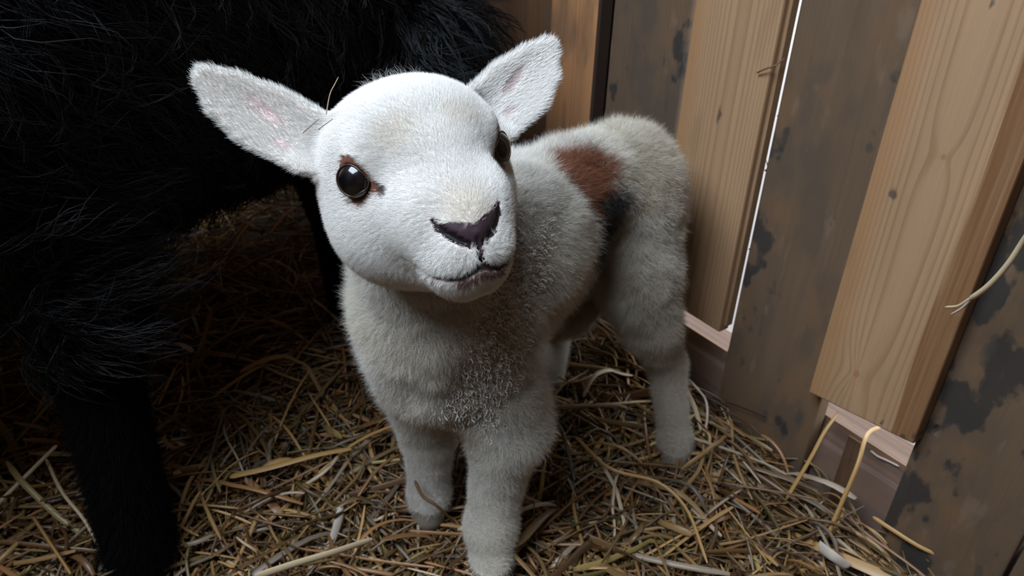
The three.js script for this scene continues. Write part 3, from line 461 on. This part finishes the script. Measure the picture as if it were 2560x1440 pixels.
// ------------------------------------------------------------------ STRAW
const strawMaterial = new THREE.MeshPhysicalMaterial({ roughness: 0.4 });
const heap = (x, z) => { const w = vp.set(x, 0, z).applyMatrix4(toWall), n = w.z; return 0.050 * (fbm(x * 6 + 40, z * 5 + 40, 0, 3) - 0.5) + 0.012 * smooth(0.25, 0.02, n) + 0.012 * (noise(x * 16 + 30, z * 16 + 30) - 0.5); };
const bedding = group('straw_bedding');
tag(bedding, 'deep bed of loose golden brown straw covering the pen floor', 'straw', 'stuff');
{
  const kinds = 8, r = rng(200), geos = [], mats = Array.from({ length: kinds }, () => []);
  for (let k = 0; k < kinds; k++) { // one metre long stalks along x, bent; half of them flattened leaves
    const leaf = k % 3 === 2, pts = [], b = 0.10 + 0.16 * r(), kink = 0.3 + 0.4 * r(), kb = gauss(r) * 0.18, a1 = r() * 6.3, a2 = r() * 6.3;
    for (let i = 0; i <= 8; i++) { const t = i / 8; const kk = t > kink ? (t - kink) * kb : 0; pts.push([t - 0.5, b * 0.35 * Math.sin(a1 + t * 3) + kk, b * Math.sin(a2 + t * (2 + r() * 0.4)) + kk * 0.6]); }
    geos.push(tube(pts, leaf ? 0.033 : 0.020, leaf ? 6 : 5, 11, leaf ? 0.6 : 0.1, leaf ? 0.22 : 0.8));
  }
  const N = 32000, e = new THREE.Euler(), quat = new THREE.Quaternion(), colours = Array.from({ length: kinds }, () => []);
  for (let i = 0; i < N; i++) {
    const near = r() < 0.72, x = near ? -0.75 + 1.35 * r() : -1.35 + 1.75 * r(), z = near ? -0.18 - 0.85 * r() : -0.5 - 1.6 * r(); const w = vp.set(x, 0, z).applyMatrix4(toWall); if (w.z < 0.004) continue;
    const k = Math.floor(r() * kinds), L = 0.03 + 0.17 * r() * r() + 0.06 * r(); let yaw = r() * 6.283; const half = L / 2; let wn = w.z;
    let ca = Math.cos(yaw), sa = -Math.sin(yaw), dn = Math.abs(ca * -0.809 + sa * 0.588); if (wn < half * dn + 0.004) { yaw = Math.atan2(0.809, -0.588) + gauss(r) * 0.05 * clamp(wn / 0.03); if (wn < 0.012) continue; }
    let dup = r(); const y = heap(x, z) - 0.034 + 0.042 * dup, tilt = gauss(r) * 0.14 + (r() < 0.03 ? gauss(r) * 0.4 : 0);
    let hit = false; for (const leg of LEGS) { const f = leg[leg.length - 1]; if (Math.hypot(x - f[0] - f[4], z - f[2] - f[6]) < 0.016 + half * 0.25) hit = true; } if (hit && y > -0.012) continue;
    quat.setFromEuler(e.set(r() * 6.28, yaw, tilt, 'YZX')); const thick = (0.045 + 0.11 * r() * r()) ;
    mats[k].push(new THREE.Matrix4().compose(V(x, y, z), quat, V(L, thick * (0.9 + 0.5 * r()), thick)));
    const v = 0.16 + 0.66 * r() ** 1.8, hue = r(); colours[k].push(hue < 0.14 ? [0.60 * v, 0.46 * v, 0.32 * v] : hue < 0.60 ? [0.58 * v, 0.335 * v, 0.125 * v] : hue < 0.92 ? [0.38 * v, 0.18 * v, 0.065 * v] : [0.46 * v, 0.34 * v, 0.12 * v]);
  }
  const c = new THREE.Color();
  geos.forEach((g, k) => { const m = new THREE.InstancedMesh(g, strawMaterial, mats[k].length); m.name = numbered('straw'); m.userData.kind = 'stuff'; m.castShadow = m.receiveShadow = true; mats[k].forEach((q, i) => { m.setMatrixAt(i, q); m.setColorAt(i, c.setRGB(...colours[k][i])); }); bedding.add(m); });
}

// single stalks that can be told apart
{
  const look = (r, g, b) => new THREE.MeshPhysicalMaterial({ color: new THREE.Color(r, g, b), roughness: 0.5 });
  const gold = look(0.42, 0.245, 0.085), pale = look(0.58, 0.46, 0.29), brown = look(0.13, 0.065, 0.028), husk = look(0.60, 0.52, 0.45);
  const stalk = (points, radius, material, label, flat = 0.8, taper = 0.2, category = 'straw', name = 'straw_stalk') => tag(mesh(name, tube(points, radius, 7, 24, taper, flat), material), label, category);
  const hung = tag(group('straw_stalk'), 'pale straw stalk with a forked end hanging before the right boards', 'straw');
  mesh('stem', tube([[0.3554, 0.4034, -0.4768], [0.3596, 0.3795, -0.4880], [0.3606, 0.3561, -0.4951], [0.3596, 0.3315, -0.5050], [0.3577, 0.3128, -0.5161]], 0.0021, 7, 24, -0.25, 0.8), pale, hung);
  mesh('prong', tube([[0.3580, 0.3150, -0.5150], [0.3552, 0.3021, -0.5230], [0.3507, 0.2957, -0.5309]], 0.0019, 7, 12, 0.1, 0.6), pale, hung);
  mesh('prong', tube([[0.3584, 0.3145, -0.5152], [0.3571, 0.3019, -0.5203], [0.3543, 0.2922, -0.5259]], 0.0014, 7, 12, 0.3, 0.6), husk, hung);
  stalk([[0.2960, 0.0200, -0.5850], [0.3133, 0.0716, -0.5942], [0.3245, 0.0978, -0.6043], [0.3376, 0.1159, -0.6136]], 0.0026, gold, 'straight straw stalk leaning on the left end of the bright ledge under the pale board');
  stalk([[0.3250, 0.0150, -0.5400], [0.3434, 0.0946, -0.5613], [0.3550, 0.1078, -0.5827], [0.3676, 0.1039, -0.5994], [0.3852, 0.0968, -0.6144]], 0.0026, gold, 'straw stalk bent over the middle of the bright ledge under the pale board');
  stalk([[-0.0880, 0.075, -0.5400], [-0.0800, 0.062, -0.5330], [-0.0660, 0.052, -0.5300], [-0.0500, 0.018, -0.5400]], 0.0017, brown, 'kinked dark brown twig in front of the lamb\'s farther front foot', 1, 0.2, 'twig', 'twig');
  stalk([[0.3764, 0.0240, -0.5595], [0.3884, 0.0270, -0.5400], [0.4074, 0.0270, -0.5194], [0.4330, 0.0250, -0.5059], [0.4597, 0.0200, -0.4942]], 0.0026, gold, 'long golden stalk lying along the foot of the stained wall board');
  stalk([[-0.2922, 0.0220, -0.5899], [-0.2482, 0.0320, -0.5954], [-0.2055, 0.0340, -0.6132], [-0.1720, 0.0260, -0.6336]], 0.0042, gold, 'broad golden stalk lying on the bedding left of the front hooves', 0.45);
  stalk([[-0.2273, 0.0220, -0.4659], [-0.1919, 0.0300, -0.4755], [-0.1609, 0.0320, -0.4874], [-0.1276, 0.0260, -0.5094]], 0.0048, pale, 'broad pale stalk on the bedding nearest the front edge by the lamb', 0.4);
  stalk([[-0.5125, 0.0200, -0.5363], [-0.4885, 0.0400, -0.5613], [-0.4640, 0.0600, -0.5888]], 0.0026, pale, 'upward slanting straw stalk left of the ewe\'s black leg');
  stalk([[-0.4658, 0.0200, -0.5278], [-0.4233, 0.0320, -0.4864], [-0.3881, 0.0320, -0.4541]], 0.0036, gold, 'thick golden stalk sloping down beside the foot of the black leg', 0.5);
  stalk([[-0.4856, 0.0340, -0.5947], [-0.4439, 0.0340, -0.5483], [-0.4061, 0.0320, -0.5154], [-0.3803, 0.0220, -0.4886]], 0.0024, pale, 'thin curved pale stalk running down to the black leg');
  stalk([[0.3072, 0.0260, -0.5184], [0.3136, 0.0320, -0.5013], [0.3282, 0.0240, -0.4958]], 0.0070, husk, 'whitish flat husk on the straw below the bright ledge', 0.25);
  stalk([[0.0779, 0.0300, -0.6573], [0.1110, 0.0420, -0.5977], [0.1587, 0.0380, -0.5845], [0.1819, 0.0330, -0.5583], [0.1947, 0.0220, -0.4968]], 0.0023, gold, 'long wavy stalk curling over the straw between front and hind leg');
  stalk([[-0.1135, 0.4700, -0.4423], [-0.1088, 0.4844, -0.4389], [-0.1052, 0.4904, -0.4378], [-0.1030, 0.4942, -0.4377]], 0.00038, pale, 'thin bit of hay standing up from the lamb\'s brow by its ear', 1, 0.5, 'hay', 'hay_blade');
  stalk([[-0.1202, 0.4688, -0.4132], [-0.1150, 0.4733, -0.4135], [-0.1110, 0.4762, -0.4176]], 0.00026, brown, 'fine hay blade lying across the root of the lamb\'s ear', 1, 0.3, 'hay', 'hay_blade');
  stalk([[-0.1122, 0.4699, -0.4161], [-0.1076, 0.4733, -0.4170], [-0.1041, 0.4752, -0.4205]], 0.00026, brown, 'fine hay blade on the white temple above the eye', 1, 0.3, 'hay', 'hay_blade');
  stalk([[0.2067, 0.0757, -0.7154], [0.2153, 0.0719, -0.7036], [0.2268, 0.0595, -0.6962], [0.2290, 0.0426, -0.6847], [0.2271, 0.0205, -0.6788]], 0.0018, husk, 'folded pale stalk standing behind the lamb\'s hind foot by the wall', 0.5);
  stalk([[0.2057, 0.0637, -0.7082], [0.2147, 0.0505, -0.6958], [0.2249, 0.0258, -0.6819]], 0.0030, pale, 'short broad stalk leaning against the back of the lamb\'s hind foot', 0.4);
  stalk([[0.2262, 0.4249, -0.7361], [0.2310, 0.4315, -0.7261], [0.2362, 0.4357, -0.7207], [0.2451, 0.4426, -0.7220]], 0.0009, brown, 'small crooked dark fibre caught in the bright slit between boards', 1, 0.3, 'fibre', 'fibre');
  // frayed edge of the board beside the slit
  const r = rng(300), bits = []; for (let i = 0; i < 70; i++) { const g = new THREE.TetrahedronGeometry(1); g.scale(0.0012 + 0.0022 * r() * r(), 0.003 + 0.012 * r() * r(), 0.0012); g.rotateZ(gauss(r) * 0.4); g.translate(-0.1340, 0.09 + 0.75 * r(), -0.002 - 0.014 * r()); bits.push(g); }
  mesh('splinter', mergeGeometries(bits), WOOD.A, wall).userData.kind = 'stuff';
}

renderer.render(scene, camera);
